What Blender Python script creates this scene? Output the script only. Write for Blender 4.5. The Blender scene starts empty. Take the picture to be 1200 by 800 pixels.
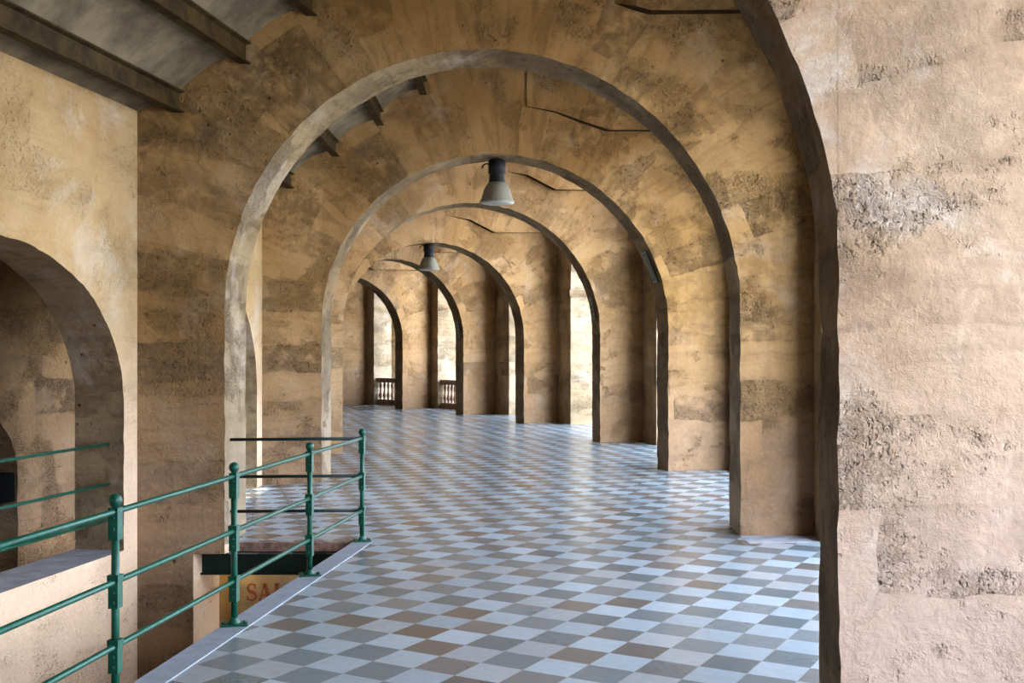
import bpy, bmesh, math, random
from mathutils import Vector, noise

random.seed(7)
SC = bpy.context.scene
COL = SC.collection
F = 1280.0                      # focal length in pixels of the 1200 px wide frame
HORIZON = 413.0
EYE = 1.75

# ------------------------------------------------------------------ helpers
def link(name, me, parent=None):
    o = bpy.data.objects.new(name, me)
    COL.objects.link(o)
    if parent is not None:
        o.parent = parent
    return o

def tag(o, label=None, cat=None, group=None, kind=None):
    if label: o['label'] = label
    if cat: o['category'] = cat
    if group: o['group'] = group
    if kind: o['kind'] = kind
    return o

def empty(name, loc=(0, 0, 0), rz=0.0):
    o = bpy.data.objects.new(name, None)
    o.empty_display_size = 0.1
    COL.objects.link(o)
    o.location = loc
    o.rotation_euler = (0, 0, rz)
    return o

class MB:
    """collects faces with uv and material slot"""
    def __init__(self):
        self.v = []; self.f = []; self.uv = []; self.mi = []; self.sm = []
    def face(self, pts, uvs=None, mi=0, smooth=False):
        n = len(self.v)
        self.v += [tuple(p) for p in pts]
        self.f.append(tuple(range(n, n + len(pts))))
        self.uv.append(uvs if uvs else [(p[0] + p[1], p[2]) for p in pts])
        self.mi.append(mi); self.sm.append(smooth)
    def box(self, c, d, ang=0.0, mi=0):
        ca, sa = math.cos(ang), math.sin(ang)
        P = []
        for z in (-.5, .5):
            for x, y in ((-.5, -.5), (.5, -.5), (.5, .5), (-.5, .5)):
                X, Y = x * d[0], y * d[1]
                P.append((c[0] + X * ca - Y * sa, c[1] + X * sa + Y * ca, c[2] + z * d[2]))
        for q in ((3, 2, 1, 0), (4, 5, 6, 7), (0, 1, 5, 4), (1, 2, 6, 5), (2, 3, 7, 6), (3, 0, 4, 7)):
            self.face([P[i] for i in q], mi=mi)
    def tube(self, a, b, r, n=12, mi=0, caps=True, r2=None):
        a = Vector(a); b = Vector(b); r2 = r if r2 is None else r2
        d = (b - a).normalized()
        u = d.orthogonal().normalized(); w = d.cross(u)
        A = []; B = []
        for i in range(n):
            t = 2 * math.pi * i / n
            e = u * math.cos(t) + w * math.sin(t)
            A.append(a + e * r); B.append(b + e * r2)
        for i in range(n):
            j = (i + 1) % n
            self.face([A[i], A[j], B[j], B[i]], mi=mi, smooth=True)
        if caps:
            self.face(A[::-1], mi=mi); self.face(B, mi=mi)
    def lathe(self, prof, c=(0, 0, 0), n=24, mi=0, wave=None):
        rings = []
        for r, z in prof:
            ring = []
            for i in range(n):
                t = 2 * math.pi * i / n
                k = 1.0 + (wave if (wave and i % 2) else 0.0)
                ring.append((c[0] + r * k * math.cos(t), c[1] + r * k * math.sin(t), c[2] + z))
            rings.append(ring)
        for a, b in zip(rings, rings[1:]):
            for i in range(n):
                j = (i + 1) % n
                self.face([a[i], a[j], b[j], b[i]], mi=mi, smooth=True)
        self.face(rings[0][::-1], mi=mi); self.face(rings[-1], mi=mi)
    def prism(self, poly, z0, z1, mi=0):
        n = len(poly)
        self.face([(x, y, z1) for x, y in poly], mi=mi)
        self.face([(x, y, z0) for x, y in poly][::-1], mi=mi)
        for i in range(n):
            a, b = poly[i], poly[(i + 1) % n]
            self.face([(a[0], a[1], z0), (b[0], b[1], z0), (b[0], b[1], z1), (a[0], a[1], z1)], mi=mi)
    def build(self, name, mats, parent=None, weld=True, fix=True, origin=None):
        me = bpy.data.meshes.new(name)
        ox = origin or (0, 0, 0)
        me.from_pydata([(p[0] - ox[0], p[1] - ox[1], p[2] - ox[2]) for p in self.v], [], self.f)
        uvl = me.uv_layers.new(name='UVMap')
        k = 0
        for uvs in self.uv:
            for uv in uvs:
                uvl.data[k].uv = uv; k += 1
        for p, mi, s in zip(me.polygons, self.mi, self.sm):
            p.material_index = mi; p.use_smooth = s
        if not isinstance(mats, (list, tuple)): mats = [mats]
        for m in mats: me.materials.append(m)
        if weld:
            bm = bmesh.new(); bm.from_mesh(me)
            bmesh.ops.remove_doubles(bm, verts=bm.verts, dist=1e-5)
            if fix: bmesh.ops.recalc_face_normals(bm, faces=bm.faces)
            bm.to_mesh(me); bm.free()
        o = link(name, me, parent)
        if origin: o.location = origin
        return o

# ------------------------------------------------------------------ materials
def new_mat(name):
    m = bpy.data.materials.new(name); m.use_nodes = True
    nt = m.node_tree; nt.nodes.clear()
    out = nt.nodes.new('ShaderNodeOutputMaterial')
    b = nt.nodes.new('ShaderNodeBsdfPrincipled')
    nt.links.new(b.outputs[0], out.inputs[0])
    return m, nt, b

class N:
    def __init__(self, nt): self.nt = nt
    def _set(self, sock, v):
        if isinstance(v, bpy.types.NodeSocket): self.nt.links.new(v, sock)
        elif v is not None:
            sock.default_value = v
    def math(self, op, a, b=None, c=None, clamp=False):
        n = self.nt.nodes.new('ShaderNodeMath'); n.operation = op; n.use_clamp = clamp
        self._set(n.inputs[0], a)
        if b is not None: self._set(n.inputs[1], b)
        if c is not None: self._set(n.inputs[2], c)
        return n.outputs[0]
    def vmath(self, op, a, b=None, scale=None):
        n = self.nt.nodes.new('ShaderNodeVectorMath'); n.operation = op
        self._set(n.inputs[0], a)
        if b is not None: self._set(n.inputs[1], b)
        if scale is not None: self._set(n.inputs['Scale'], scale)
        return n.outputs['Value'] if op in ('DOT_PRODUCT', 'LENGTH', 'DISTANCE') else n.outputs[0]
    def mix(self, f, a, b, mode='MIX'):
        n = self.nt.nodes.new('ShaderNodeMix'); n.data_type = 'RGBA'; n.blend_type = mode
        self._set(n.inputs[0], f)
        for s, v in ((n.inputs[6], a), (n.inputs[7], b)):
            if isinstance(v, (tuple, list)) and len(v) == 3: v = (*v, 1)
            self._set(s, v)
        return n.outputs[2]
    def vmix(self, f, a, b):
        n = self.nt.nodes.new('ShaderNodeMix'); n.data_type = 'VECTOR'
        self._set(n.inputs[0], f); self._set(n.inputs[4], a); self._set(n.inputs[5], b)
        return n.outputs[1]
    def noise(self, vec, scale, detail=4, rough=.55, dist=0.0):
        n = self.nt.nodes.new('ShaderNodeTexNoise')
        self._set(n.inputs['Vector'], vec); n.inputs['Scale'].default_value = scale
        n.inputs['Detail'].default_value = detail; n.inputs['Roughness'].default_value = rough
        n.inputs['Distortion'].default_value = dist
        return n.outputs[0]
    def noise_col(self, vec, scale, detail=2):
        n = self.nt.nodes.new('ShaderNodeTexNoise')
        self._set(n.inputs['Vector'], vec); n.inputs['Scale'].default_value = scale
        n.inputs['Detail'].default_value = detail
        return n.outputs[1]
    def wn(self, vec):
        n = self.nt.nodes.new('ShaderNodeTexWhiteNoise'); n.noise_dimensions = '3D'
        self._set(n.inputs[0], vec)
        return n.outputs[0]
    def ramp(self, f, lo, hi, a=0.0, b=1.0):
        n = self.nt.nodes.new('ShaderNodeMapRange'); n.interpolation_type = 'SMOOTHSTEP'
        self._set(n.inputs[0], f)
        for i, v in enumerate((lo, hi, a, b)): self._set(n.inputs[1 + i], v)
        return n.outputs[0]
    def sep(self, v):
        n = self.nt.nodes.new('ShaderNodeSeparateXYZ'); self._set(n.inputs[0], v); return n.outputs
    def comb(self, x=0.0, y=0.0, z=0.0):
        n = self.nt.nodes.new('ShaderNodeCombineXYZ')
        for i, v in enumerate((x, y, z)): self._set(n.inputs[i], v)
        return n.outputs[0]
    def uv(self):
        n = self.nt.nodes.new('ShaderNodeUVMap'); n.uv_map = 'UVMap'; return n.outputs[0]
    def pos(self):
        return self.nt.nodes.new('ShaderNodeNewGeometry').outputs['Position']
    def objrand(self):
        return self.nt.nodes.new('ShaderNodeObjectInfo').outputs['Random']
    def bump(self, h, strength, dist, normal=None):
        n = self.nt.nodes.new('ShaderNodeBump')
        self._set(n.inputs['Height'], h)
        n.inputs['Strength'].default_value = strength; n.inputs['Distance'].default_value = dist
        if normal is not None: self._set(n.inputs['Normal'], normal)
        return n.outputs[0]

SPRING = 2.15
def stone(name, ochre, pale, brown, polar=True, whitewash=0.25, streak=0.5, rough_amt=1.0, lowpink=None, blocks=1.0, lowcol=(.235, .155, .115), pitk=1.0):
    """limestone blocks under worn limewash: courses on the piers, voussoirs round the arch"""
    m, nt, b = new_mat(name)
    g = N(nt)
    uv = g.uv(); P = g.pos()
    # organic warp of the block joints
    nc = g.noise_col(P, 2.3, 3)
    warp = g.vmath('SCALE', g.vmath('SUBTRACT', nc, (.5, .5, .5)), scale=.16)
    uvw = g.vmath('ADD', uv, warp)
    x, y, _ = g.sep(uvw)
    yc = g.math('SUBTRACT', y, SPRING)
    r = g.math('SQRT', g.math('ADD', g.math('MULTIPLY', x, x), g.math('MULTIPLY', yc, yc)))
    th = g.math('ARCTAN2', yc, x)
    if polar:
        sel = g.math('MULTIPLY', g.math('GREATER_THAN', yc, 0.0), g.math('LESS_THAN', r, 4.1))
        vx = g.math('MULTIPLY', r, 1.0)
        vy = g.math('MULTIPLY', th, 2.75)
        X = g.math('ADD', g.math('MULTIPLY', sel, vx), g.math('MULTIPLY', g.math('SUBTRACT', 1.0, sel), x))
        Y = g.math('ADD', g.math('MULTIPLY', sel, vy), g.math('MULTIPLY', g.math('SUBTRACT', 1.0, sel), y))
    else:
        sel = None; X, Y = x, y
    RH, BW = .37, .95
    row = g.math('FLOOR', g.math('DIVIDE', Y, RH))
    shift = g.wn(g.comb(row, 3.1, 0.0))
    colx = g.math('ADD', g.math('DIVIDE', X, BW if not polar else 1.25), shift)
    colf = g.math('FLOOR', colx)
    rnd = g.wn(g.comb(row, colf, 1.7))
    rnd2 = g.wn(g.comb(row, colf, 9.3))
    # distance to course joint
    fy = g.math('ABSOLUTE', g.math('SUBTRACT', g.math('FRACT', g.math('DIVIDE', Y, RH)), .5))
    fx = g.math('ABSOLUTE', g.math('SUBTRACT', g.math('FRACT', colx), .5))
    joint = g.math('MAXIMUM', g.ramp(fy, .36, .5), g.math('MULTIPLY', g.ramp(fx, .44, .5), .6))
    fine = g.noise(P, 34, 5, .62)
    med = g.noise(P, 7.5, 5, .6, .4)
    joint = g.math('MULTIPLY', joint, g.ramp(med, .42, .62))
    big = g.noise(P, .75, 4, .6, .3)
    big2 = g.noise(g.vmath('ADD', P, (13.1, 4.2, 8.8)), 1.6, 4, .65)
    # streaks that run along the blocks' short side (trowel smears)
    smear = g.noise(g.comb(g.math('MULTIPLY', X, .9), g.math('MULTIPLY', Y, 7.0), 0.0), 1.0, 4, .6, .6)
    vert = g.noise(g.vmath('MULTIPLY', P, (6.0, 6.0, .55)), 1.0, 4, .6)
    col = g.mix(g.ramp(big, .35, .68), ochre, pale)
    # block tint
    t = g.ramp(rnd, .50, 1.0)
    t = g.math('MULTIPLY', t, g.ramp(med, .30, .62))
    col = g.mix(g.math('MULTIPLY', t, .72 * blocks), col, brown)
    t2 = g.math('MULTIPLY', g.math('MULTIPLY', g.ramp(rnd2, .70, .95), g.ramp(big2, .4, .6)), g.ramp(med, .35, .65))
    col = g.mix(g.math('MULTIPLY', t2, .20 * blocks), col, tuple(c * 1.22 for c in pale))
    # smears & stains
    col = g.mix(g.math('MULTIPLY', g.ramp(smear, .50, .68), .75 * streak), col, brown)
    col = g.mix(g.math('MULTIPLY', g.ramp(vert, .55, .8), .40 * streak), col, tuple(c * .8 for c in brown))
    # whitish limewash remains
    ww = g.math('MULTIPLY', g.ramp(g.noise(g.vmath('ADD', P, (3, 7, 1)), 1.3, 6, .7, .5), .52, .70), whitewash)
    col = g.mix(ww, col, (.50, .43, .36))
    if lowpink is not None:
        lz = g.math('ADD', g.sep(P)[2], g.math('MULTIPLY', g.math('SUBTRACT', big2, .5), 1.8))
        col = g.mix(g.ramp(lz, 2.6, .1, 0.0, lowpink), col, lowcol)
    # pitted, eroded patches
    pn = g.noise(g.vmath('ADD', g.vmath('MULTIPLY', P, (1.0, 1.0, 1.5)), (5, 5, 5)), 1.5, 4, .62)
    patch = g.ramp(g.math('ADD', g.math('MULTIPLY', rnd2, .16), pn), .56, .70)
    def pits(scale, hi, lo, off):
        vor = nt.nodes.new('ShaderNodeTexVoronoi'); vor.inputs['Scale'].default_value = scale
        g._set(vor.inputs['Vector'], g.vmath('ADD', g.vmath('MULTIPLY', P, (1, 1, .8)), g.vmath('SCALE', g.noise_col(P, scale * .7, 3), scale=2.4 / scale)))
        return g.math('MULTIPLY', g.ramp(vor.outputs['Distance'], hi, lo), g.ramp(g.noise(g.vmath('ADD', P, (off, 0, 0)), scale * .35, 3, .7), .50, .60))
    pit = g.math('MAXIMUM', pits(58, .50, .18, 0.0), g.math('MULTIPLY', pits(24, .44, .12, 4.0), .8))
    patch = g.math('MULTIPLY', patch, pitk)
    pitm = g.math('MULTIPLY', pit, patch)
    grit = g.math('MULTIPLY', g.ramp(g.noise(P, 48, 4, .7), .42, .66), patch)
    col = g.mix(g.math('MULTIPLY', pitm, .60), col, tuple(c * .40 for c in brown))
    col = g.mix(g.math('MULTIPLY', grit, .30), col, tuple(c * 1.25 for c in ochre))
    # sparse small holes
    v2 = nt.nodes.new('ShaderNodeTexVoronoi'); v2.inputs['Scale'].default_value = 4.2
    g._set(v2.inputs['Vector'], P)
    hole = g.math('MULTIPLY', g.ramp(v2.outputs['Distance'], .075, .035), g.math('GREATER_THAN', g.wn(v2.outputs['Color']), .72))
    col = g.mix(g.math('MULTIPLY', hole, .8), col, tuple(c * .2 for c in brown))
    # fine value grain
    col = g.mix(1.0, col, g.mix(fine, (.80, .80, .80), (1.20, 1.20, 1.20)), 'MULTIPLY')
    col = g.mix(g.math('MULTIPLY', joint, .20 * blocks), col, tuple(c * .8 for c in brown))
    nt.links.new(col, b.inputs['Base Color'])
    b.inputs['Roughness'].default_value = .9
    b.inputs['Specular IOR Level'].default_value = .15
    h = g.math('MULTIPLY', fine, .16)
    h = g.math('ADD', h, g.math('MULTIPLY', med, .55))
    h = g.math('ADD', h, g.math('MULTIPLY', g.noise(P, 90, 2, .5), g.math('MULTIPLY', patch, .20)))
    h = g.math('SUBTRACT', h, g.math('MULTIPLY', pitm, 1.3))
    h = g.math('ADD', h, g.math('MULTIPLY', grit, .5))
    h = g.math('SUBTRACT', h, g.math('MULTIPLY', hole, 1.4))
    h = g.math('SUBTRACT', h, g.math('MULTIPLY', joint, .10 * blocks))
    h = g.math('ADD', h, g.math('MULTIPLY', g.math('MULTIPLY', g.noise(P, 26, 6, .75), g.ramp(big2, .35, .65, .15, 1.0)), .9))
    nt.links.new(g.bump(h, 1.0, .025 * rough_amt), b.inputs['Normal'])
    return m

OCHRE = (.232, .122, .037)
PALE = (.320, .188, .075)
BROWN = (.088, .046, .014)
M = {}
M['stone'] = stone('limewashed_stone', OCHRE, PALE, BROWN, lowpink=.5, whitewash=.14)
M['stone_near'] = stone('worn_pale_stone', (.34, .215, .125), (.395, .275, .180), (.20, .125, .075), whitewash=.6, lowpink=.6, rough_amt=1.0, lowcol=(.27, .185, .155))
M['stone_warm'] = stone('warm_stone', (.395, .220, .085), (.475, .295, .14), (.22, .122, .048), lowpink=.45)
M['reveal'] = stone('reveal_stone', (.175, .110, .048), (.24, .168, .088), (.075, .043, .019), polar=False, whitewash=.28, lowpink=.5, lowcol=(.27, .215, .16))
M['inner'] = stone('cream_plaster_stone', (.30, .185, .075), (.375, .25, .12), (.215, .128, .054), polar=False, whitewash=.35, streak=.5, rough_amt=.6, blocks=.35, lowpink=.8, lowcol=(.66, .47, .335), pitk=.45)
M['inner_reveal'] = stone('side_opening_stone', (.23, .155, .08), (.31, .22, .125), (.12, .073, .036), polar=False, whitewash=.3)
M['outer'] = stone('outer_wall_stone', (.29, .195, .10), (.37, .27, .165), (.18, .115, .06), polar=False, whitewash=.3)
M['exterior'] = stone('facade_stone', (.33, .235, .135), (.40, .31, .21), (.22, .15, .08), polar=False, whitewash=.4)

def simple(name, col, rough=.6, metal=0.0, var=.25, scale=12, spec=.5, bump=0.0, col2=None):
    m, nt, b = new_mat(name); g = N(nt)
    P = g.pos()
    n = g.noise(P, scale, 4, .6)
    c = g.mix(g.ramp(n, .3, .7), tuple(x * (1 - var) for x in col), col2 or tuple(min(1, x * (1 + var)) for x in col))
    nt.links.new(c, b.inputs['Base Color'])
    b.inputs['Roughness'].default_value = rough; b.inputs['Metallic'].default_value = metal
    b.inputs['Specular IOR Level'].default_value = spec
    if bump: nt.links.new(g.bump(n, 1.0, bump), b.inputs['Normal'])
    return m
M['vault'] = simple('grey_vault_plaster', (.115, .088, .053), .9, var=.45, scale=2.6, bump=.02, spec=.2)
M['rust'] = simple('rusty_beam_paint', (.034, .018, .006), .7, var=.45, scale=7, bump=.004, col2=(.050, .032, .009), spec=.1)
M['green'] = simple('green_gloss_paint', (.001, .046, .026), .38, var=.25, scale=20, spec=.28, bump=.001)
M['green_dark'] = simple('dark_green_paint', (.002, .012, .010), .5, var=.2, scale=6, spec=.25)
M['curb'] = simple('blue_grey_curb', (.165, .182, .215), .5, var=.16, scale=9, bump=.003)
M['grout'] = simple('white_grout', (.19, .205, .23), .8, var=.1)
M['sill'] = simple('grey_cement', (.19, .195, .22), .7, var=.25, scale=6, bump=.006)
M['lip'] = simple('brown_slab_edge', (.15, .085, .06), .9, var=.5, scale=14, bump=.01)
M['black'] = simple('black_housing', (.007, .007, .007), .6, var=.2, spec=.25)
M['matte_black'] = simple('matte_black_panel', (.006, .006, .006), .95, var=.2, spec=0.0)
M['ledge_shade'] = simple('painted_shade_underside', (.035, .020, .010), .95, var=.3, spec=0.0)  # dark brown stands in for the shade under the panel ledges
M['lamp'] = simple('grey_ribbed_aluminium', (.26, .24, .18), .6, metal=.1, var=.12, scale=30)
M['glass'] = simple('lamp_glass', (.34, .34, .30), .3, var=.05)
M['sign'] = simple('tan_sign_board', (.25, .172, .085), .7, var=.2, scale=5)
M['letter'] = simple('red_brown_letter', (.17, .035, .014), .7, var=.2)
M['baluster'] = simple('brown_balustrade_stone', (.24, .15, .095), .85, var=.3, scale=8, bump=.01)
M['plate'] = simple('dark_green_plate', (.05, .06, .045), .5, var=.3, scale=40)
M['chalk'] = simple('pale_plate_paint', (.20, .22, .18), .7, var=.2, scale=60)
M['dirt'] = simple('outside_ground', (.50, .42, .32), .95, var=.2, scale=.6)
M['orange'] = simple('orange_plaster', (.42, .25, .095), .9, var=.2, scale=4)

def tile_material():
    m, nt, b = new_mat('cement_tiles'); g = N(nt)
    P = g.pos()
    V = (.702, 6.608, 0)
    d = g.vmath('SUBTRACT', P, V)
    A = (.497, .868, 0); B = (.872, -.489, 0); T = .2745
    u = g.math('DIVIDE', g.vmath('DOT_PRODUCT', d, A), T)
    v = g.math('DIVIDE', g.vmath('DOT_PRODUCT', d, B), T)
    fu, fv = g.math('FLOOR', u), g.math('FLOOR', v)
    chk = g.math('MODULO', g.math('ABSOLUTE', g.math('ADD', g.math('ADD', fu, fv), 400.0)), 2.0)
    chk = g.math('GREATER_THAN', chk, .5)                      # 0 = light tile
    r1 = g.wn(g.comb(fu, fv, .3)); r2 = g.wn(g.comb(fu, fv, 7.7)); r3 = g.wn(g.comb(fu, fv, 4.1))
    big = g.noise(P, .55, 3, .6)
    brownish = g.ramp(g.math('ADD', g.math('MULTIPLY', g.math('SUBTRACT', r1, .5), .75), big), .50, .78)
    dark = g.mix(brownish, (.064, .084, .096), (.076, .062, .055))
    dark = g.mix(g.math('MULTIPLY', r2, .55), dark, (.140, .155, .165))
    light = g.mix(r1, (.175, .210, .240), (.240, .282, .318))
    light = g.mix(g.math('MULTIPLY', g.math('GREATER_THAN', r3, .72), .55), light, (.21, .205, .205))
    col = g.mix(chk, light, dark)
    n = g.noise(P, 16, 5, .65); n2 = g.noise(P, 2.2, 4, .6)
    col = g.mix(1.0, col, g.mix(n, (.80, .80, .80), (1.18, 1.18, 1.18)), 'MULTIPLY')
    col = g.mix(g.math('MULTIPLY', g.ramp(n2, .5, .75), .18), col, (.16, .13, .115))
    ju = g.math('ABSOLUTE', g.math('SUBTRACT', g.math('FRACT', u), .5))
    jv = g.math('ABSOLUTE', g.math('SUBTRACT', g.math('FRACT', v), .5))
    j = g.ramp(g.math('MAXIMUM', ju, jv), .486, .496)
    col = g.mix(g.math('MULTIPLY', j, .55), col, (.20, .19, .18))
    nt.links.new(col, b.inputs['Base Color'])
    rg = g.math('ADD', g.math('MULTIPLY', n, .04), .20)
    rg = g.math('ADD', rg, g.math('MULTIPLY', r2, .06))
    b.inputs['Roughness'].default_value = .27
    b.inputs['Specular IOR Level'].default_value = .6
    h = g.math('SUBTRACT', g.math('MULTIPLY', g.noise(P, 3.5, 2, .5), .8), g.math('MULTIPLY', j, .5))
    nt.links.new(g.bump(h, .4, .002), b.inputs['Normal'])
    return m
M['tiles'] = tile_material()

# ------------------------------------------------------------------ geometry of the curved gallery
def lerp(a, b, t): return (a[0] + (b[0] - a[0]) * t, a[1] + (b[1] - a[1]) * t)
def dist(a, b): return math.hypot(a[0] - b[0], a[1] - b[1])
def wob(x, y, z, amp):
    return amp * noise.noise(Vector((x * 5.1, y * 5.1, z * 5.1))) + amp * .6 * noise.noise(Vector((x * 17, y * 17, z * 17)))

def arch_wall(name, FR, BK, crown, spring, top, base, mats, sill=None, amp=.018, seed=0.0, nseg=110, parent=None):
    """a wall with one arched opening.  FR / BK: plan points [end, left jamb, right jamb, end] of the two faces.
    mats: [front face, back face, reveal]."""
    mb = MB()
    b0 = base if sill is None else sill
    def path(PL):
        L, R = PL[1], PL[2]
        w = dist(L, R)
        s0 = -w / 2
        sL = s0 - dist(PL[0], L); sR = w / 2 + dist(R, PL[3])
        def at(s):
            if s < s0: return lerp(PL[0], L, (s - sL) / (s0 - sL)) if s0 > sL else L
            if s > -s0: return lerp(R, PL[3], (s + s0) / (sR + s0)) if sR > -s0 else R
            return lerp(L, R, (s - s0) / w)
        return at, w, sL, sR
    profs = []
    for side, PL in enumerate((FR, BK)):
        at, w, sL, sR = path(PL)
        hw = w / 2
        nj = max(6, int((spring - b0) / .09))
        L = [(-hw, b0 + (spring - b0) * i / nj) for i in range(nj)]
        A = [(-hw * math.cos(math.pi * i / nseg), spring + (crown - spring) * math.sin(math.pi * i / nseg)) for i in range(nseg + 1)]
        R = [(hw, b0 + (spring - b0) * i / nj) for i in range(nj)][::-1]
        full = []
        for s, h in L + A + R:
            k = 0 if abs(h - b0) < 1e-6 else 1
            if h > spring:
                q = math.hypot(s, h - spring) or 1
                d = wob(s + seed, h, side * 3.3, amp)
                s2, h2 = s + d * s / q, h + d * (h - spring) / q
            else:
                s2, h2 = s + wob(seed + s, h, side * 3.3, amp) * k, h
            full.append((s2, h2))
        profs.append((full, at, sL, sR, nj))
        p3 = lambda s, h: (*at(s), h)
        def quad(a, b, c, d, mi):
            pts = [p3(*q) for q in (a, b, c, d)]
            mb.face(pts, [a, b, c, d], mi)
        mi = side
        nL = nj
        # left pier rows
        for i in range(nL):
            a, b = full[i], full[i + 1]
            quad((sL, a[1]), a, b, (sL, b[1]), mi)
        l0 = full[nL]
        quad((sL, l0[1]), l0, (l0[0], top(l0[0], at)), (sL, top(sL, at)), mi)
        for i in range(nL, nL + nseg):
            a, b = full[i], full[i + 1]
            quad(a, b, (b[0], top(b[0], at)), (a[0], top(a[0], at)), mi)
        r0 = full[nL + nseg]
        quad(r0, (sR, r0[1]), (sR, top(sR, at)), (r0[0], top(r0[0], at)), mi)
        for i in range(nL + nseg, len(full) - 1):
            a, b = full[i], full[i + 1]
            quad(a, (sR, a[1]), (sR, b[1]), b, mi)
        lb, rb = full[0], full[-1]
        # last right row down to b0
        if sill is not None:
            quad((sL, base), (lb[0], base), lb, (sL, b0), mi)
            quad((lb[0], base), (rb[0], base), rb, lb, mi)
            quad((rb[0], base), (sR, base), (sR, b0), rb, mi)
    (f0, a0, sl0, sr0, _), (f1, a1, sl1, sr1, _) = profs
    arc = 0.0
    for i in range(len(f0) - 1):
        p, q = f0[i], f0[i + 1]; p1, q1 = f1[i], f1[i + 1]
        dl = math.hypot(q[0] - p[0], q[1] - p[1])
        pts = [(*a0(p[0]), p[1]), (*a0(q[0]), q[1]), (*a1(q1[0]), q1[1]), (*a1(p1[0]), p1[1])]
        D = dist(a0(p[0]), a1(p1[0]))
        mb.face(pts, [(0, arc), (0, arc + dl), (D, arc + dl), (D, arc)], 2)
        arc += dl
    # ends, top, bottom
    for sa, sb in ((sl0, sl1), (sr0, sr1)):
        A, B = a0(sa), a1(sb)
        mb.face([(*A, base), (*B, base), (*B, top(sb, a1)), (*A, top(sa, a0))], None, 1)
    n = 24
    for i in range(n):
        u0 = sl0 + (sr0 - sl0) * i / n; u1 = sl0 + (sr0 - sl0) * (i + 1) / n
        w0 = sl1 + (sr1 - sl1) * i / n; w1 = sl1 + (sr1 - sl1) * (i + 1) / n
        mb.face([(*a0(u0), top(u0, a0)), (*a0(u1), top(u1, a0)), (*a1(w1), top(w1, a1)), (*a1(w0), top(w0, a1))], None, 1)
    if sill is not None:
        lb, rb = f0[0], f0[-1]; l1, r1 = f1[0], f1[-1]
        mb.face([(*a0(lb[0]), b0), (*a0(rb[0]), b0), (*a1(r1[0]), b0), (*a1(l1[0]), b0)], None, 3 if len(mats) > 3 else 2)
    return mb.build(name, mats, parent)

# transverse walls: front face plan points (inner end, left jamb, right jamb, outer end) and depth of the pier
def off(p, d, t): return (p[0] + d[0] * t, p[1] + d[1] * t)
W = [
 dict(F=[(-4.27, 4.33), (-3.57, 4.36), (1.346, 4.50), (3.45, 4.56)], jl=(-3.52, 4.98), jr=(1.441, 5.12), crown=4.49, spring=2.04),
 dict(F=[(-3.40, 9.91), (-2.62, 9.96), (2.18, 10.42), (2.90, 10.49)], jl=(-2.588, 10.62), jr=(2.205, 11.07), crown=4.58, spring=2.15),
 dict(F=[(-3.30, 14.42), (-2.57, 14.74), (2.304, 16.10), (3.28, 16.37)], jl=(-2.545, 15.36), jr=(2.228, 16.76), crown=4.55, spring=2.13),
 dict(F=[(-3.62, 18.64), (-2.94, 18.98), (1.717, 21.30), (2.60, 21.72)], jl=(-3.06, 19.62), jr=(1.612, 21.95), crown=4.50, spring=2.15),
 dict(F=[(-4.38, 23.55), (-3.76, 24.00), (.295, 26.98), (1.17, 27.60)], jl=(-4.02, 24.56), jr=(.086, 27.55), crown=4.31, spring=2.15),
 dict(F=[(-5.28, 26.68), (-4.74, 27.20), (-1.366, 30.68), (-.494, 31.58)], jl=(-5.10, 27.70), jr=(-1.61, 31.25), crown=4.22, spring=2.15),
 dict(F=[(-6.75, 29.20), (-6.28, 29.80), (-3.37, 33.66), (-2.58, 34.70)], jl=(-6.75, 30.15), jr=(-3.66, 34.20), crown=4.00, spring=2.15),
 dict(F=[(-8.85, 31.30), (-8.45, 32.00), (-5.90, 36.00), (-4.90, 37.00)], jl=(-8.95, 32.30), jr=(-6.40, 36.40), crown=3.95, spring=2.10),
]
W0 = dict(F=[(-5.1, -1.55), (-4.4, -1.50), (.35, -1.60), (2.6, -1.62)], jl=(-4.4, -.90), jr=(.35, -1.00), crown=4.49, spring=2.05)
ALLW = [W0] + W
for w in ALLW:
    f = w['F']
    bl = (w['jl'][0] - f[1][0], w['jl'][1] - f[1][1]); br = (w['jr'][0] - f[2][0], w['jr'][1] - f[2][1])
    w['B'] = [(f[0][0] + bl[0], f[0][1] + bl[1]), w['jl'], w['jr'], (f[3][0] + br[0], f[3][1] + br[1])]
    w['in'] = f[0]; w['out'] = f[3]

def ceil_top(s_in):
    return lambda s, at: 4.35 + .758 * max(0.0, s - s_in)

labels = [
 'nearest stone arch, its worn pinkish pier filling the right edge',
 'large stone arch behind the green railing, rusty ceiling beams ending on its face',
 'stone arch seen through the large arch, with a bell lamp hanging at its crown',
 'stone arch directly behind the nearer hanging lamp, fourth from the camera along the gallery',
 'stone arch with the smaller, farther bell lamp hanging at its crown',
 'stone arch right behind the farther lamp, its pier covering the right balustrade',
 'small distant stone arch whose right pier stands between the two balustrades',
 'farthest stone wall with arch, its pier just left of the leftmost balustrade',
]
arches = []
for i, w in enumerate(W):
    fm = M['stone_near'] if i == 0 else (M['stone'] if i < 3 else M['stone_warm'])
    sL = -dist(w['F'][1], w['F'][2]) / 2 - dist(w['F'][0], w['F'][1])
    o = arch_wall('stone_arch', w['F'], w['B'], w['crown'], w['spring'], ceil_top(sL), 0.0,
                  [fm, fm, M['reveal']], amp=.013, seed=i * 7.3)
    tag(o, labels[i], 'arch', 'row of transverse stone arches along the curved gallery')
    arches.append(o)
w = W0
sL0 = -dist(w['F'][1], w['F'][2]) / 2 - .7
o = arch_wall('wall_back', w['F'], w['B'], w['crown'], w['spring'], ceil_top(sL0), 0.0, [M['stone']] * 2 + [M['reveal']])
tag(o, kind='structure')

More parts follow.
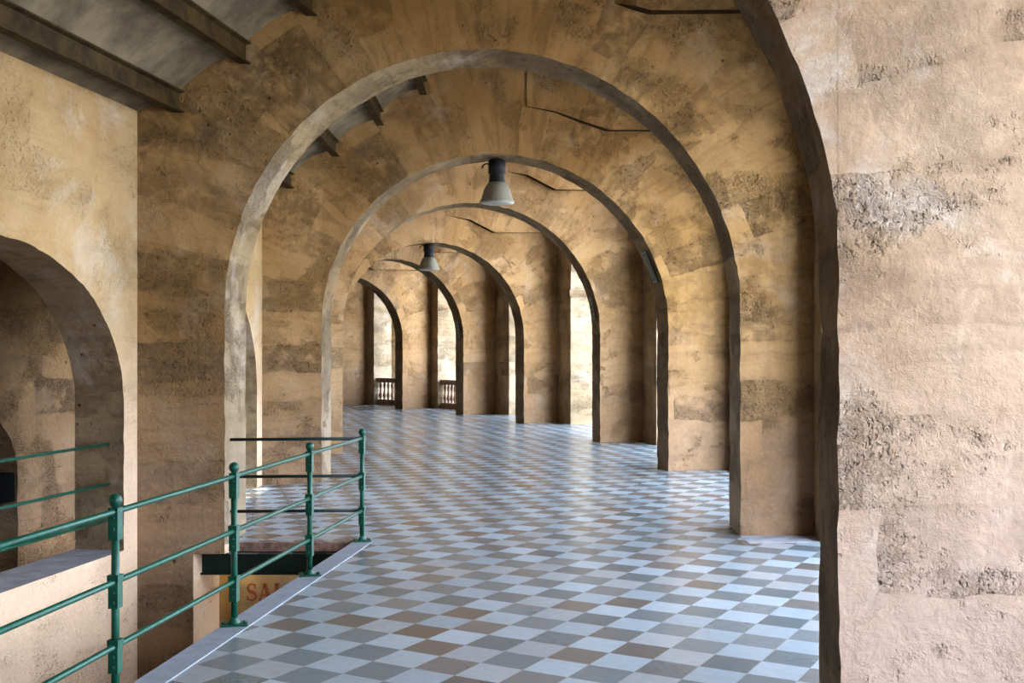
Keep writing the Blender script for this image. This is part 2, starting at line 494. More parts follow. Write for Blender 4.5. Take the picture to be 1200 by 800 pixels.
# raised panel on the upper right face of each arch wall, its lower edge a ledge with shade painted underneath
def on_plane(w, px, py):
    """point where the sight line through a pixel meets the wall's front plane"""
    a, b = w['F'][1], w['F'][2]
    dx, dy = b[0] - a[0], b[1] - a[1]
    q = (px - 600) / F
    # (a.x+t dx) = q (a.y + t dy)
    t = (q * a[1] - a[0]) / (dx - q * dy)
    X, Y = a[0] + t * dx, a[1] + t * dy
    return X, Y, EYE + (HORIZON - py) / F * Y
panels = {1: [(720, 4), (742, 12), (760, 17), (873, 16)],
          2: [(617, 125), (650, 132), (680, 144), (710, 154), (792, 154)],
          3: [(594, 201), (615, 206), (648, 223), (712, 224)],
          4: [(523, 252), (548, 258), (577, 273), (650, 273)],
          5: [(506, 295), (513, 296), (556, 296)],
          6: [(425, 311), (434, 316), (478, 316)]}
for i, pl in panels.items():
    w = W[i]
    a, b = w['F'][1], w['F'][2]
    dn = dist(a, b); nx, ny = (b[1] - a[1]) / dn, -(b[0] - a[0]) / dn
    pts = [on_plane(w, *p) for p in pl]
    ux, uy = (b[0] - a[0]) / dn, (b[1] - a[1]) / dn
    last = pts[-1]
    ext = w['F'][3]
    pts.append((ext[0] - ux * .02, ext[1] - uy * .02, last[2]))
    mid = ((a[0] + b[0]) / 2, (a[1] + b[1]) / 2)
    su = lambda p: (p[0] - mid[0]) * ux + (p[1] - mid[1]) * uy
    mb = MB()
    Z1 = 6.4 if i > 1 else 5.9
    TT = [(.03 if i == 2 else .004)] + [.13] * (len(pts) - 1)
    if i == 2: TT[1] = .08
    for k_ in range(len(pts) - 1):
        p, q = pts[k_], pts[k_ + 1]
        pf = (p[0] + nx * TT[k_], p[1] + ny * TT[k_]); qf = (q[0] + nx * TT[k_ + 1], q[1] + ny * TT[k_ + 1])
        mb.face([(*pf, p[2]), (*qf, q[2]), (*qf, Z1), (*pf, Z1)], [(su(p), p[2]), (su(q), q[2]), (su(q), Z1), (su(p), Z1)])
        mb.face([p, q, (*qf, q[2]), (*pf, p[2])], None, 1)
        mb.face([(p[0], p[1], Z1), (q[0], q[1], Z1), (*qf, Z1), (*pf, Z1)])
        mb.face([p, (p[0], p[1], Z1), (q[0], q[1], Z1), q])
    for k_ in (0, len(pts) - 1):
        p = pts[k_]
        pf = (p[0] + nx * TT[k_], p[1] + ny * TT[k_])
        mb.face([p, (*pf, p[2]), (*pf, Z1), (p[0], p[1], Z1)])
    mb.build('raised_plaster_panel', [M['stone'] if i < 3 else M['stone_warm'], M['ledge_shade']], arches[i])

# ------------------------------------------------------------------ inner (left) and outer (right) walls, ceiling, bay by bay
def bay(i):
    """between wall i-1 and wall i of ALLW"""
    return ALLW[i - 1], ALLW[i]
for k in range(1, len(ALLW)):
    w0, w1 = bay(k)
    # inner wall from w0's far face to w1's front face
    a, b = w0['B'][0], w1['F'][0]
    L = dist(a, b); d = ((b[0] - a[0]) / L, (b[1] - a[1]) / L); n = (-d[1], d[0])
    jam = .27
    j2 = off(b, d, -jam)
    if k == 2:
        j2 = off(b, (.155, .988), -.24)
    wid = min(3.55, L - 2 * jam)
    j1 = off(j2, d, -wid)
    t = .47
    FR = [a, j1, j2, b]
    BK = [off(p, n, t) for p in FR]
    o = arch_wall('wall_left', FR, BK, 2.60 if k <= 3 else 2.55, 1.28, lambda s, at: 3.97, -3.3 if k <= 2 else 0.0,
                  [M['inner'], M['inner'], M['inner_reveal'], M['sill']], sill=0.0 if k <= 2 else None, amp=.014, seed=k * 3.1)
    tag(o, kind='structure')
    # outer wall with its tall arched opening
    a, b = w0['F'][3], w1['F'][3]
    if k >= 2: a = w0['B'][3]
    if k == 2: a = (2.32, 5.16)
    if k == 1: a, b = (2.6, -1.62), (3.5, 4.60)
    L = dist(a, b); d = ((b[0] - a[0]) / L, (b[1] - a[1]) / L); n = (d[1], -d[0])
    stub = .42 if k in (2, 3) else 1.05 if k < 7 else (.45 if k == 7 else .33)
    if k == 7: stub = .42
    FR = [a, off(a, d, .3), off(b, d, -(stub if k > 1 else .25)), b]
    T = .80
    BK = [off(p, n, T) for p in FR]
    cr = (4.3 if k == 1 else 5.0) if k < 4 else 6.0
    o = arch_wall('wall_right', FR, BK, cr, 3.27, lambda s, at: 9.6, 0.0, [M['outer'], M['exterior'], M['exterior']], amp=.015, seed=k * 5.7)
    tag(o, kind='structure')
    # impost moulding: small block where the far jamb's arch springs
    w0['bayout'] = (FR, n, d)

    # sloping jack vaults of the ceiling
    mb = MB()
    A0, A1 = w0['B'][0], w0['B'][3]
    B0, B1 = w1['F'][0], w1['F'][3]
    LA, LB = dist(A0, A1) + .2, dist(B0, B1) + .2
    prof = [(-.02, 3.93), (.37, 4.125)]
    kk = 0
    while .37 + .6 * kk < 6.8:
        o0 = .37 + .6 * kk; hb = 3.93 + .455 * kk
        prof.append((o0 + .005, hb + .19))
        for q in range(1, 9):
            u = q / 9
            prof.append((o0 + .6 * u, hb + .19 + (.455 - .10) * u + .075 * math.sin(math.pi * u)))
        prof.append((o0 + .595, hb + .455 + .09))
        kk += 1
    NS = 6
    def cp(o_, h_, s):
        ta = min(o_ / LA, 1.0); tb = min(o_ / LB, 1.0)
        p = lerp(A0, A1, o_ / dist(A0, A1)); q = lerp(B0, B1, o_ / dist(B0, B1))
        r = lerp(p, q, s)
        return (*r, h_)
    for (o1, h1), (o2, h2) in zip(prof, prof[1:]):
        for s in range(NS):
            mb.face([cp(o1, h1, s / NS), cp(o2, h2, s / NS), cp(o2, h2, (s + 1) / NS), cp(o1, h1, (s + 1) / NS)], smooth=False)
    # upper skin so the vault has thickness
    o1, h1 = prof[0]; o2, h2 = prof[-1]
    q = [cp(o1, h1 + .5, 0), cp(o2, h2 + .5, 0), cp(o2, h2 + .5, 1), cp(o1, h1 + .5, 1)]
    mb.face(q)
    for e, f_ in ((0, 1), (1, 2), (2, 3), (3, 0)):
        pass
    o = mb.build('ceiling', M['vault'], fix=False)
    tag(o, kind='structure')

# steel beams of the two nearest bays
def beam(k, w0, w1, label):
    A0, A1 = w0['B'][0], w0['B'][3]; B0, B1 = w1['F'][0], w1['F'][3]
    o0 = .37 + .6 * k; hb = 3.93 + .455 * k
    p = lerp(A0, A1, o0 / dist(A0, A1)); q = lerp(B0, B1, o0 / dist(B0, B1))
    L = dist(p, q); ang = math.atan2(q[1] - p[1], q[0] - p[0])
    c = ((p[0] + q[0]) / 2, (p[1] + q[1]) / 2)
    mb = MB()
    fw, ft, H, wt = .10, .014, .20, .012
    sec = [(-fw / 2, 0), (fw / 2, 0), (fw / 2, ft), (wt / 2, ft * 1.8), (wt / 2, H - ft * 1.8), (fw / 2, H - ft), (fw / 2, H), (-fw / 2, H), (-fw / 2, H - ft), (-wt / 2, H - ft * 1.8), (-wt / 2, ft * 1.8), (-fw / 2, ft)]
    ux, uy = math.cos(ang), math.sin(ang); vx, vy = uy, -ux
    E = []
    for s in (-L / 2 + .0, L / 2 - .0):
        E.append([(s * ux + x * vx, s * uy + x * vy, z) for x, z in sec])
    n = len(sec)
    for i in range(n):
        j = (i + 1) % n
        mb.face([E[0][i], E[0][j], E[1][j], E[1][i]])
    mb.face(E[0][::-1]); mb.face(E[1])
    for v_ in range(len(mb.v)):
        x, y, z = mb.v[v_]; mb.v[v_] = (x + c[0], y + c[1], z + hb)
    o = mb.build('steel_ceiling_beam', M['rust'], origin=(c[0], c[1], hb))
    tag(o, label, 'beam', 'rusty steel beams under the sloping vaulted ceiling')
    return o
near_l = ['lowest rusty steel beam in the top left corner, running just above the cream side wall',
          'second rusty steel beam from the top left corner, between two grey ceiling vaults',
          'rusty steel beam whose end just shows at the top edge above the large arch']
far_l = ['short dark beam end seen lowest at the left inside the large arch',
         'dark beam end inside the large arch, second up from the lowest at the left',
         'dark beam end inside the large arch, second down from its crown',
         'small dark beam tip nearest the crown inside the large arch']
for k in range(3): beam(k, W[0], W[1], near_l[k])
for k in range(4): beam(k, W[1], W[2], far_l[k])

# ------------------------------------------------------------------ floor, curb, stairwell
def curb_x(z, d=0.0): return -2.0 + .1257 * (z - 5.82) + d
LIP = 10.14
poly = [(curb_x(-3, .17), -3), (9, -3), (9, 46), (-16, 46), (-16, 12.3), (-3.2, 12.3), (-3.2, 10.6), (-2.63, LIP), (curb_x(LIP, .17), LIP)]
mb = MB(); mb.prism(poly, -.12, 0.0)
o = mb.build('floor', M['tiles']); tag(o, kind='structure')
# brown concrete edge of the slab on the far side of the stairwell
mb = MB(); mb.prism([(-2.93, LIP - .05), (curb_x(LIP, .02), LIP - .05), (curb_x(LIP, .02), LIP - .001), (-2.93, LIP - .001)], -.085, -.004)
o = mb.build('trim_1', M['lip']); tag(o, kind='structure')
# curb along the railing with a white joint
mb = MB()
mb.prism([(curb_x(-3), -3), (curb_x(-3, .17), -3), (curb_x(LIP, .17), LIP), (curb_x(LIP), LIP)], -.12, .006)
o = mb.build('trim_2', M['curb']); tag(o, kind='structure')
mb = MB()
mb.prism([(curb_x(-3, .17), -3), (curb_x(-3, .175), -3), (curb_x(LIP - .3, .175), LIP - .3), (curb_x(LIP - .3, .17), LIP - .3)], -.05, .007)
o = mb.build('trim_3', M['grout']); tag(o, kind='structure')
# plain border in front of the second arch's right pier
a, b = W[1]['F'][2], W[1]['F'][3]
mb = MB(); mb.prism([(a[0], a[1] - .40), (b[0], b[1] - .40), (b[0], b[1]), (a[0], a[1])], -.02, .003)
o = mb.build('trim_4', M['sill']); tag(o, kind='structure')

# wall under the landing (below the curb), pier below the large arch, back wall of the stairwell, lower floor
mb = MB()
mb.prism([(curb_x(-3, .03), -3), (curb_x(-3, .3), -3), (curb_x(LIP, .3), LIP), (curb_x(LIP, .03), LIP)], -3.3, -.12)
o = mb.build('wall_stairwell', M['inner']); tag(o, kind='structure')
f = W[1]
a = f['F'][0]; b = lerp(f['F'][1], f['F'][0], .36)
mb = MB()
def vq(mb, p, q, z0, z1, s0, s1, mi=0):
    mb.face([(*p, z0), (*q, z0), (*q, z1), (*p, z1)], [(s0, z0), (s1, z0), (s1, z1), (s0, z1)], mi)
a2 = (a[0] + .032, a[1] + .66); b2 = (b[0] + .06, b[1] + .66)
vq(mb, a, b, -3.3, 0.0, -3.19, -2.72)
vq(mb, b, b2, -3.3, 0.0, 0, .66, 1)
vq(mb, b2, a2, -3.3, 0.0, -2.7, -3.2)
vq(mb, a2, a, -3.3, 0.0, .66, 0)
c = f['F'][1]; c2 = (c[0] + .032, LIP - .052)
bb = lerp(b, b2, (LIP - .052 - b[1]) / .66)
mb.face([(*b, -.085), (*c, -.085), (*c, 0), (*b, 0)], [(-2.72, -.09), (-2.4, -.09), (-2.4, 0), (-2.72, 0)])
mb.face([(*b, -.085), (*bb, -.085), (*c2, -.085), (*c, -.085)])
mb.face([(*c, -.085), (*c2, -.085), (*c2, 0), (*c, 0)], None, 1)
o = mb.build('wall_lower_pier', [M['stone'], M['inner']], fix=False); tag(o, kind='structure')
mb = MB()
mb.box((-.9, 11.35, -1.72), (5.4, .2, 3.16))
o = mb.build('wall_lower_back', M['orange']); tag(o, kind='structure')
mb = MB(); mb.prism([(-7, -3), (2.2, -3), (2.2, 12), (-7, 12)], -3.4, -3.3)
o = mb.build('floor_lower', M['sill']); tag(o, kind='structure')

# green steel beam carrying the slab edge
mb = MB()
x0, x1 = -2.89, curb_x(LIP, .02)
cx = (x0 + x1) / 2; Lb = x1 - x0
mb.box((cx, LIP + .02, -.195), (Lb, .02, .21))
mb.box((cx, LIP + .02, -.093), (Lb, .10, .015)); mb.box((cx, LIP + .02, -.298), (Lb, .10, .018))
o = mb.build('green_steel_beam', M['green_dark'], origin=None)
tag(o, 'dark green steel beam carrying the slab edge above the exit sign in the stairwell', 'beam')

# exit sign on the stairwell wall (red serif capitals)
def stroke(mb, pts, y, wd, dp=.006):
    """flat ribbon letter stroke in the x-z plane; wd may be a list"""
    n = len(pts)
    ws = wd if isinstance(wd, (list, tuple)) else [wd] * n
    L = []; R = []
    for i, p in enumerate(pts):
        a = pts[max(i - 1, 0)]; b = pts[min(i + 1, n - 1)]
        tx, tz = b[0] - a[0], b[1] - a[1]; q = math.hypot(tx, tz) or 1
        nx, nz = -tz / q, tx / q
        L.append((p[0] + nx * ws[i] / 2, p[1] + nz * ws[i] / 2)); R.append((p[0] - nx * ws[i] / 2, p[1] - nz * ws[i] / 2))
    for i in range(n - 1):
        q = [L[i], L[i + 1], R[i + 1], R[i]]
        fr = [(x, y - dp, z) for x, z in q]; bk = [(x, y, z) for x, z in q]
        mb.face(fr); mb.face(bk[::-1])
        for j in range(4):
            k = (j + 1) % 4
            mb.face([fr[j], fr[k], bk[k], bk[j]])
def letter(mb, ch, x, z, h, y):
    tk, tn, sf = .18 * h, .07 * h, .06 * h
    def bar(x0, z0, x1, z1, w): stroke(mb, [(x + x0 * h, z + z0 * h), (x + x1 * h, z + z1 * h)], y, w)
    if ch == 'S':
        pts = []; ws = []
        for i in range(25):
            u = i / 24
            if u < .5:
                a = math.radians(35 + 235 * (u / .5)); cx_, cz, rx, rz = .30, .745, .22, .225
                pts.append((x + h * (cx_ + rx * math.cos(a)), z + h * (cz + rz * math.sin(a))))
            else:
                a = math.radians(90 - 235 * ((u - .5) / .5)); cx_, cz, rx, rz = .30, .265, .26, .24
                pts.append((x + h * (cx_ + rx * math.cos(a)), z + h * (cz + rz * math.sin(a))))
            ws.append(h * (.08 + .12 * math.exp(-((u - .5) / .22) ** 2)))
        stroke(mb, pts, y, ws)
        bar(.50, .70, .50, .97, tn); bar(.05, .03, .05, .30, tn)
        return .66 * h
    if ch == 'A':
        bar(.06, 0, .33, 1, tn); bar(.36, 1, .66, 0, tk); bar(.16, .33, .50, .33, tn)
        bar(-.03, .03, .18, .03, sf); bar(.52, .03, .80, .03, sf)
        return .84 * h
    if ch == 'L':
        bar(.16, 0, .16, 1, tk); bar(.02, .03, .58, .03, sf); bar(.02, .97, .30, .97, sf); bar(.56, 0, .56, .25, tn)
        return .72 * h
    if ch == 'I':
        bar(.16, 0, .16, 1, tk); bar(.02, .03, .30, .03, sf); bar(.02, .97, .30, .97, sf)
        return .44 * h
    if ch == 'D':
        bar(.16, 0, .16, 1, tk); bar(.02, .03, .30, .03, sf); bar(.02, .97, .30, .97, sf)
        stroke(mb, [(x + h * (.3 + .36 * math.cos(math.radians(a))), z + h * (.5 + .46 * math.sin(math.radians(a)))) for a in range(-90, 91, 15)], y, [h * (.06 + .12 * math.cos(math.radians(a))) for a in range(-90, 91, 15)])
        return .84 * h
ys = 11.20
root = empty('exit_sign', (-1.9, ys, -1.2))
mb = MB(); mb.box((-1.53, ys + .02, -.78), (2.62, .04, 1.05))
bd = mb.build('board', M['sign']); bd.parent = root; bd.matrix_parent_inverse = root.matrix_world.inverted()
bd.location = (1.9, -ys, 1.2)
hh = .175; zz = EYE - 290.5 / F * ys
xx = (289 - 600) / F * ys
for ch in 'SALIDA':
    mb = MB(); adv = letter(mb, ch, xx, zz, hh, ys)
    lo = mb.build('letter', M['letter'], weld=False); lo.parent = root; lo.location = (1.9, -ys, 1.2)
    xx += adv + .010
bd.matrix_parent_inverse.identity()
tag(root, 'tan wall sign with red serif capitals in the stairwell below the green beam', 'sign')

# ------------------------------------------------------------------ passage behind the left wall
cback = (-3.39 - 1.5 * .988, 9.92 + 1.5 * .155)
dd = (-.155, -.988); nn = (-.988, .155)
def al(s): return off(cback, dd, s)
FR = [al(-2.6), al(-.46), al(1.55), al(6.5)][::-1]
# order so that the normal side faces the gallery
FR = [al(6.5), al(1.55), al(-.46), al(-2.6)]
BK = [off(p, nn, .35) for p in FR]
o = arch_wall('wall_passage', FR, BK, 1.33, .55, lambda s, at: 3.9, -3.3, [M['stone'], M['stone'], M['reveal']], amp=.012)
tag(o, kind='structure')
mb = MB()
for s in (-.8,):
    pass
q0, q1 = off(al(-1.2), nn, 1.6), off(al(5.0), nn, 1.6)
mb.prism([q0, q1, off(q1, nn, .15), off(q0, nn, .15)], -3.3, 3.9)
o = mb.build('wall_passage_far', M['stone_warm']); tag(o, kind='structure')
mb = MB()
q0, q1 = off(al(-.445), nn, .02), off(al(1.52), nn, .02)
mb.prism([q0, q1, off(q1, nn, .30), off(q0, nn, .30)], .31, .585)
o = mb.build('black_panel', M['matte_black'])
tag(o, 'black horizontal panel across the low arch seen through the opening at far left', 'panel')
# unseen ring wall and roof over the passage, added to keep stray light out
ring = [(-6.8, -3), (-5.6, 4.5), (-5.45, 10.2), (-5.4, 14.5), (-5.9, 19.6), (-6.6, 24.6), (-7.6, 28.0), (-9.2, 30.6), (-12.5, 34.5), (-9.0, 44), (2.0, 44), (2.0, 38.6)]
inn = [(-5.0, -3), (-4.2, 4.5), (-3.3, 10.2), (-3.2, 14.5), (-3.5, 19.0), (-4.3, 24.0), (-5.2, 27.0), (-6.7, 29.6), (-8.6, 32), (-5.8, 36.5)]
for k, (p, q) in enumerate(zip(ring, ring[1:])):
    if k in (1, 2): continue
    if k >= 10: continue
    L_ = dist(p, q); n_ = (-(q[1] - p[1]) / L_ * .2, (q[0] - p[0]) / L_ * .2)
    mb = MB(); mb.prism([p, q, (q[0] + n_[0], q[1] + n_[1]), (p[0] + n_[0], p[1] + n_[1])], -3.3, 4.4 if k < 8 else 6.0)
    o = mb.build('wall_ring_blocker', M['stone']); tag(o, kind='structure')
mb = MB()
for k in range(9):
    mb.prism([inn[k], inn[k + 1], ring[k + 1] if k < 8 else ring[9], ring[k]], 4.30, 4.5)
mb.prism([(-1, 37.5), (-6.2, 35.8), (-12.6, 34), (-9, 44.2), (2, 44.2)], 4.45, 4.6)
mb.prism([(-3.3, 10), (-9, 10), (-9, -3.2), (-5.0, -3.2)], 4.5, 4.6)
o = mb.build('ceiling_passage_blocker', M['vault']); tag(o, kind='structure')  # roof added out of view to stop light leaking in from above
mb = MB(); mb.prism([(-7.5, 12.4), (-4.1, 12.0), (-4.1, 12.2), (-7.5, 12.6)], -3.3, 4.3)
o = mb.build('wall_passage_end', M['stone']); tag(o, kind='structure')
mb = MB(); mb.prism([(-9, -3.2), (2.6, -3.2), (2.6, -3.0), (-9, -3.0)], -3.3, 9)
o = mb.build('wall_behind_blocker', M['stone']); tag(o, kind='structure')  # unseen solid wall added behind the camera to cut light from the back
mb = MB(); mb.prism([(-9.2, -3), (-9, -3), (-9, 12.5), (-9.2, 12.5)], -3.3, 4.6)
o = mb.build('wall_far_left_blocker', M['stone']); tag(o, kind='structure')  # unseen wall added to shut out light from the left
mb = MB(); mb.prism([(1.9, -3.2), (2.1, -3.2), (2.1, -1), (1.9, -1)], -3.3, 9)
o = mb.build('wall_behind_right', M['stone']); tag(o, kind='structure')

# ------------------------------------------------------------------ green railing along the stairwell
HR = [(.96, 'rail'), (.611, 'rail'), (.29, 'rail')]
def post_xy(k): return (curb_x(10.10, .075) - .1955 * k * 1.0, 10.10 - 1.555 * k)
rail_root = empty('green_railing', (*post_xy(0), 0))
ox, oy = post_xy(0)
ra = math.atan2(.1257, 1.0)
def make_post(x, y):
    mb = MB()
    a = -ra
    # lower thin shaft, upper flattened shaft with collars at every rail
    mb.tube((0, 0, .0), (0, 0, .93), .021, 8)
    for z in (.611, .29):
        mb.box((0, 0, z - .055), (.050, .054, .15), a)
        mb.box((0, 0, z + .02), (.058, .062, .03), a)
    mb.box((0, 0, .90), (.050, .054, .16), a)
    po = mb.build('post', M['green'], rail_root); po.location = (x - ox, y - oy, 0)
    kb = MB()
    kb.lathe([(.020, .965), (.014, .978), (.018, .985), (.030, .998), (.034, 1.015), (.030, 1.032), (.018, 1.046), (.004, 1.050)], n=18)
    kb.lathe([(.026, .955), (.030, .962), (.026, .970)], n=16)
    k = kb.build('knob', M['green'], po)
    bp = MB()
    bp.box((0, 0, .013), (.17, .10, .012), a + .35); bp.lathe([(.045, .018), (.040, .030), (.026, .05), (.022, .06)], n=14)
    for sx in (-.066, .066):
        bp.tube((sx * math.cos(a + .35), sx * math.sin(a + .35), .018), (sx * math.cos(a + .35), sx * math.sin(a + .35), .034), .012, 6)
    b_ = bp.build('base_plate', M['green'], po)
    b0_ = None
    for z in (.93, .875, .56, .51, .24, .19):
        if b0_ is None:
            bo = MB(); bo.tube((0, -.026, 0), (0, -.040, 0), .008, 8)
            b0_ = bo.build('bolt', M['green'], po); b0_.location = (0, 0, z)
        else:
            c_ = b0_.copy(); COL.objects.link(c_); c_.parent = po; c_.location = (0, 0, z)
    return po
first = make_post(*post_xy(0))
for k in range(1, 6):
    x, y = post_xy(k)
    c = first.copy(); COL.objects.link(c); c.parent = rail_root; c.location = (x - ox, y - oy, 0)
    for ch in list(first.children):
        d = ch.copy(); COL.objects.link(d); d.parent = c
for z, nm in HR:
    mb = MB()
    p, q = post_xy(0), post_xy(5)
    mb.tube((p[0] - ox, p[1] - oy, z), (q[0] - ox, q[1] - oy, z), .0155, 14)
    mb.build('rail', M['green'], rail_root)
jx, jy = -2.612, 10.13
for z in (.955, .611, .29):
    mb = MB()
    mb.tube((0, 0, z), (jx - ox, jy - oy, z - .012), .0150, 14)
    r = mb.build('rail', M['green_dark'], rail_root); r['label'] = 'dark rail running back to the arch pier'
tag(rail_root, 'green pipe railing with ball-topped posts standing along the stairwell curb', 'railing')

# three bars across the opening in the left wall
wl = off(W[1]['F'][0], (-.155, -.988), .24)
root = empty('window_guard_bars', (wl[0] - .16, wl[1] + .02, 0))
for z in (.94, .585, .27):
    mb = MB()
    mb.tube((.02, .0, z), (-.155 * 3.6 + .0, -.988 * 3.56, z), .0135, 12)
    mb.build('bar', M['green'], root)
tag(root, 'three thin green guard bars fixed across the arched opening at far left', 'railing')

# ------------------------------------------------------------------ hanging lamps
def lamp(px, py_bottom, w, label, zoff=.33):
    a, b = w['F'][1], w['F'][2]
    q = (px - 600) / F
    a2 = lerp(w['F'][1], w['B'][1], .5); b2 = lerp(w['F'][2], w['B'][2], .5)
    dx, dy = b2[0] - a2[0], b2[1] - a2[1]
    t = (q * a2[1] - a2[0]) / (dx - q * dy)
    X, Y = a2[0] + t * dx, a2[1] + t * dy
    hw = dist(a2, b2) / 2
    s = (t - .5) * 2
    zt = w['spring'] + (w['crown'] - w['spring']) * math.sqrt(1 - s * s)
    zb = EYE + (HORIZON - py_bottom) / F * Y
    root = empty('hanging_lamp', (X, Y, zb))
    H = zt - zb
    hs = .30                                  # shade height
    mb = MB()
    mb.lathe([(.115, hs - .01), (.118, hs + .02), (.112, hs + .05), (.108, hs + .12), (.126, hs + .125), (.128, hs + .30), (.10, hs + .325), (.05, hs + .335)], n=24)
    mb.tube((0, 0, hs + .33), (0, 0, max(H, hs + .36)), .02, 10)
    mb.build('ballast_housing', M['black'], root)
    mb = MB()
    mb.lathe([(.245, .0), (.250, .012), (.246, .03), (.225, .06), (.212, .12), (.190, .19), (.160, .25), (.122, .295), (.10, .302)], n=48, wave=-.07)
    mb.build('ribbed_shade', M['lamp'], root)
    mb = MB(); mb.lathe([(.10, -.022), (.19, -.012), (.236, -.001), (.236, .004)], n=40)
    mb.build('glass_lens', M['glass'], root)
    mb = MB()
    pts = [(-.12, 0, hs + .26), (-.16, 0, hs + .27), (-.20, 0, hs + .245), (-.215, 0, hs + .20)]
    for p, q_ in zip(pts, pts[1:]): mb.tube(p, q_, .011, 8)
    mb.build('cable', M['black'], root)
    tag(root, label, 'lamp', 'bell lamps hanging at the crowns of the arches')
lamp(582.5, 238, W[2], 'larger, nearer industrial bell lamp with ribbed grey shade hanging from an arch crown')
lamp(502.5, 316, W[4], 'smaller, farther industrial bell lamp with ribbed grey shade hanging from an arch crown')

# small painted plates on the dark reveals of three arches
def plate(w, py, label, kind):
    a, b = w['F'][2], w['B'][2]
    h = EYE + (HORIZON - py) / F * (a[1] + .3)
    hw = dist(w['F'][1], w['F'][2]) / 2
    u = max(-1, min(1, (h - w['spring']) / (w['crown'] - w['spring'])))
    s = hw * math.sqrt(1 - u * u) if u > 0 else hw
    ux, uy = (w['F'][2][0] - w['F'][1][0]) / (2 * hw), (w['F'][2][1] - w['F'][1][1]) / (2 * hw)
    m = lerp(a, b, .5)
    c = (m[0] + ux * (s - hw - .02), m[1] + uy * (s - hw - .02))
    e = Vector((b[0] - a[0], b[1] - a[1], 0)).normalized()
    tl = math.atan2((w['crown'] - w['spring']) ** 2 * s, hw ** 2 * max(h - w['spring'], 1e-3)) if u > 0 else math.pi / 2
    up = Vector((-ux * math.cos(tl), -uy * math.cos(tl), math.sin(tl)))
    nr = up.cross(e).normalized()
    if nr.x * ux + nr.y * uy > 0: nr = -nr
    root = empty('arch_plate', (c[0], c[1], h))
    def slab(name, cu, cv, du, dv, dn, mat, n0=0.0):
        mb = MB(); P = []
        for k in (0, 1):
            for x, y in ((-1, -1), (1, -1), (1, 1), (-1, 1)):
                P.append(e * (cu + x * du / 2) + up * (cv + y * dv / 2) + nr * (n0 + k * dn))
        for q in ((3, 2, 1, 0), (4, 5, 6, 7), (0, 1, 5, 4), (1, 2, 6, 5), (2, 3, 7, 6), (3, 0, 4, 7)):
            mb.face([tuple(P[i]) for i in q])
        return mb.build(name, mat, root)
    slab('plate', 0, 0, .27, .50, .012, M['plate'])
    if kind == 2:
        for dx, dy, a_, b_ in ((0, .235, .25, .022), (0, -.235, .25, .022), (-.115, 0, .022, .46), (.115, 0, .022, .46), (.02, 0, .045, .34)):
            slab('painted_mark', dx, dy, a_, b_, .004, M['chalk'], .012)
    else:
        for dy in (.19, .10, .0, -.10, -.19):
            slab('painted_mark', .02, dy, .16, .045, .004, M['chalk'], .012)
    tag(root, label, 'plate', 'small plates on the dark arch reveals')
plate(W[2], 313, 'narrow framed plate on the dark reveal of the arch carrying the nearer lamp', 2)
plate(W[3], 362, 'narrow plate with pale marks on the dark reveal of the arch behind the nearer lamp', 1)
plate(W[5], 386, 'tiny greenish plate on the dark reveal of a distant arch, right of the balustrades', 1)

# ------------------------------------------------------------------ balustrades in the two last bays
def balustrade(k, label, first_gap):
    w0, w1 = ALLW[k - 1], ALLW[k]
    FR, n, d = w0['bayout']
    a, b = FR[1], FR[2]
    a = off(a, n, .22); b = off(b, n, .22)
    L = dist(a, b) - .04
    ang = math.atan2(a[1] - b[1], a[0] - b[0])
    root = empty('stone_balustrade', (b[0], b[1], 0), ang)
    mb = MB(); mb.box((L / 2, 0, .845), (L, .26, .10)); mb.box((L / 2, 0, .775), (L, .19, .05))
    mb.build('top_rail', M['baluster'], root)
    mb = MB(); mb.box((L / 2, 0, .06), (L, .26, .12)); mb.box((L / 2, 0, .145), (L, .19, .05))
    mb.build('plinth', M['baluster'], root)
    prof = [(.045, .17), (.045, .20), (.030, .215), (.050, .25), (.062, .30), (.055, .36), (.030, .43), (.026, .455), (.038, .465), (.038, .485), (.026, .495), (.032, .54), (.050, .60), (.055, .65), (.042, .70), (.030, .725), (.045, .74), (.045, .76)]
    sp = .19; nb = int(L / sp)
    mb = MB(); mb.lathe(prof, n=14)
    f0 = mb.build('baluster', M['baluster'], root); f0.location = (first_gap, 0, 0)
    for i in range(1, nb):
        c = f0.copy(); COL.objects.link(c); c.parent = root; c.location = (first_gap + sp * i, 0, 0)
    tag(root, label, 'balustrade', 'stone balustrades in the outer openings')
balustrade(8, 'stone balustrade farthest left, in the last outer opening under a sliver of sky', .1)
balustrade(7, 'stone balustrade in the right of the two small distant openings, mostly hidden by a pier', .1)

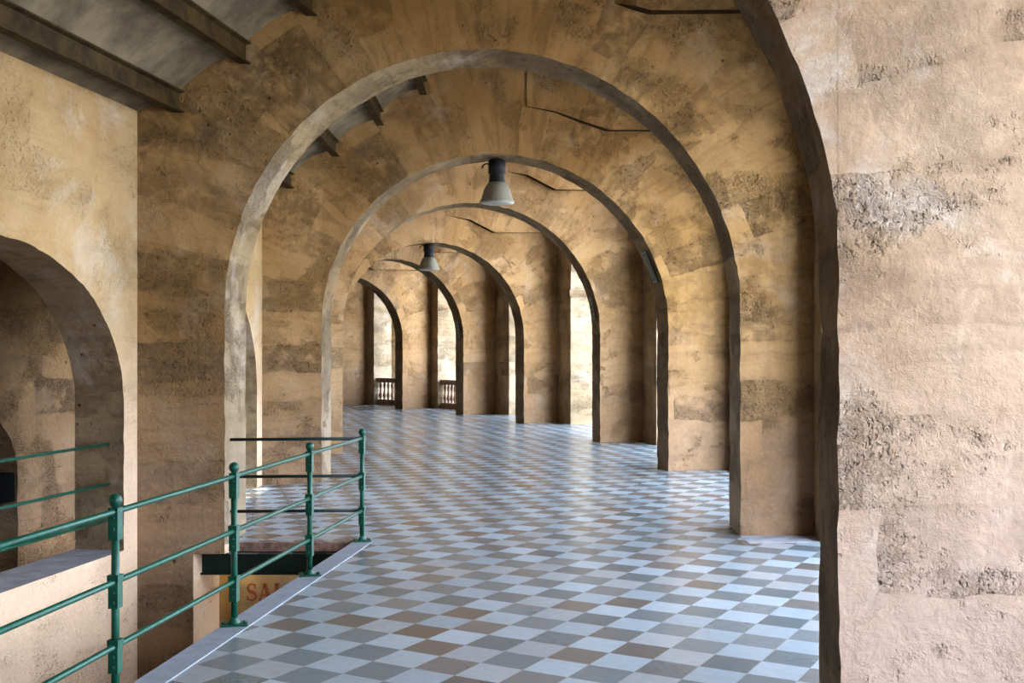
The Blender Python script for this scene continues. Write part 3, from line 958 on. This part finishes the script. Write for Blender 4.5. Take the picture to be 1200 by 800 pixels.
# impost mouldings on outer piers
for k in (4, 5, 6, 7, 8):
    FR, n, d = ALLW[k - 1]['bayout']
    p = FR[2]
    c = off(off(p, n, .38), d, .12)
    ang = math.atan2(d[1], d[0])
    mb = MB(); mb.box((c[0], c[1], 3.22), (.36, .84, .10), ang); mb.box((c[0], c[1], 3.14), (.31, .82, .06), ang)
    o = mb.build('trim_impost', M['outer']); tag(o, kind='structure')

# ------------------------------------------------------------------ outside
mb = MB(); mb.prism([(-80, -60), (120, -60), (120, 140), (-80, 140)], -5.2, -5.0)
o = mb.build('ground', M['dirt']); tag(o, kind='structure')

# ------------------------------------------------------------------ light
wd = bpy.data.worlds.new('sky'); SC.world = wd; wd.use_nodes = True
nt = wd.node_tree
bg = nt.nodes['Background']
bg.inputs[0].default_value = (.70, .82, 1.0, 1)
bg.inputs[1].default_value = 11.0
def sun(name, rot, e, col, ang):
    l = bpy.data.lights.new(name, 'SUN'); l.energy = e; l.color = col; l.angle = ang
    o = bpy.data.objects.new(name, l); COL.objects.link(o); o.rotation_euler = rot
    return o
# sun high behind the building: it only reaches the ground outside, which throws warm light back in
sun('sun', (math.radians(0), math.radians(-28), math.radians(0)), 8.0, (1.0, .88, .70), .01)
l = bpy.data.lights.new('stair_lamp', 'POINT'); l.energy = 2.5; l.color = (1, .78, .48); l.shadow_soft_size = .15
o = bpy.data.objects.new('stair_lamp', l); COL.objects.link(o); o.location = (-2.75, 10.95, -.45)

l = bpy.data.lights.new('passage_fill_light', 'POINT'); l.energy = 30; l.color = (1, .78, .48); l.shadow_soft_size = .1  # added fill light to brighten the inside of the low arch
o = bpy.data.objects.new('passage_fill_light', l); COL.objects.link(o); o.location = (-6.1, 10.6, 1.9)

# ------------------------------------------------------------------ camera
cam = bpy.data.cameras.new('camera'); cam.sensor_width = 36; cam.lens = 36 * F / 1200
cam.shift_y = (HORIZON - 400) / 1200; cam.clip_start = .05; cam.clip_end = 500
co = bpy.data.objects.new('camera', cam); COL.objects.link(co)
co.location = (0, 0, EYE); co.rotation_euler = (math.pi / 2, 0, 0)
SC.camera = co
SC.view_settings.view_transform = 'Standard'; SC.view_settings.look = 'None'
SC.view_settings.gamma = 1; SC.view_settings.use_curve_mapping = False
SC.view_settings.exposure = 0.80
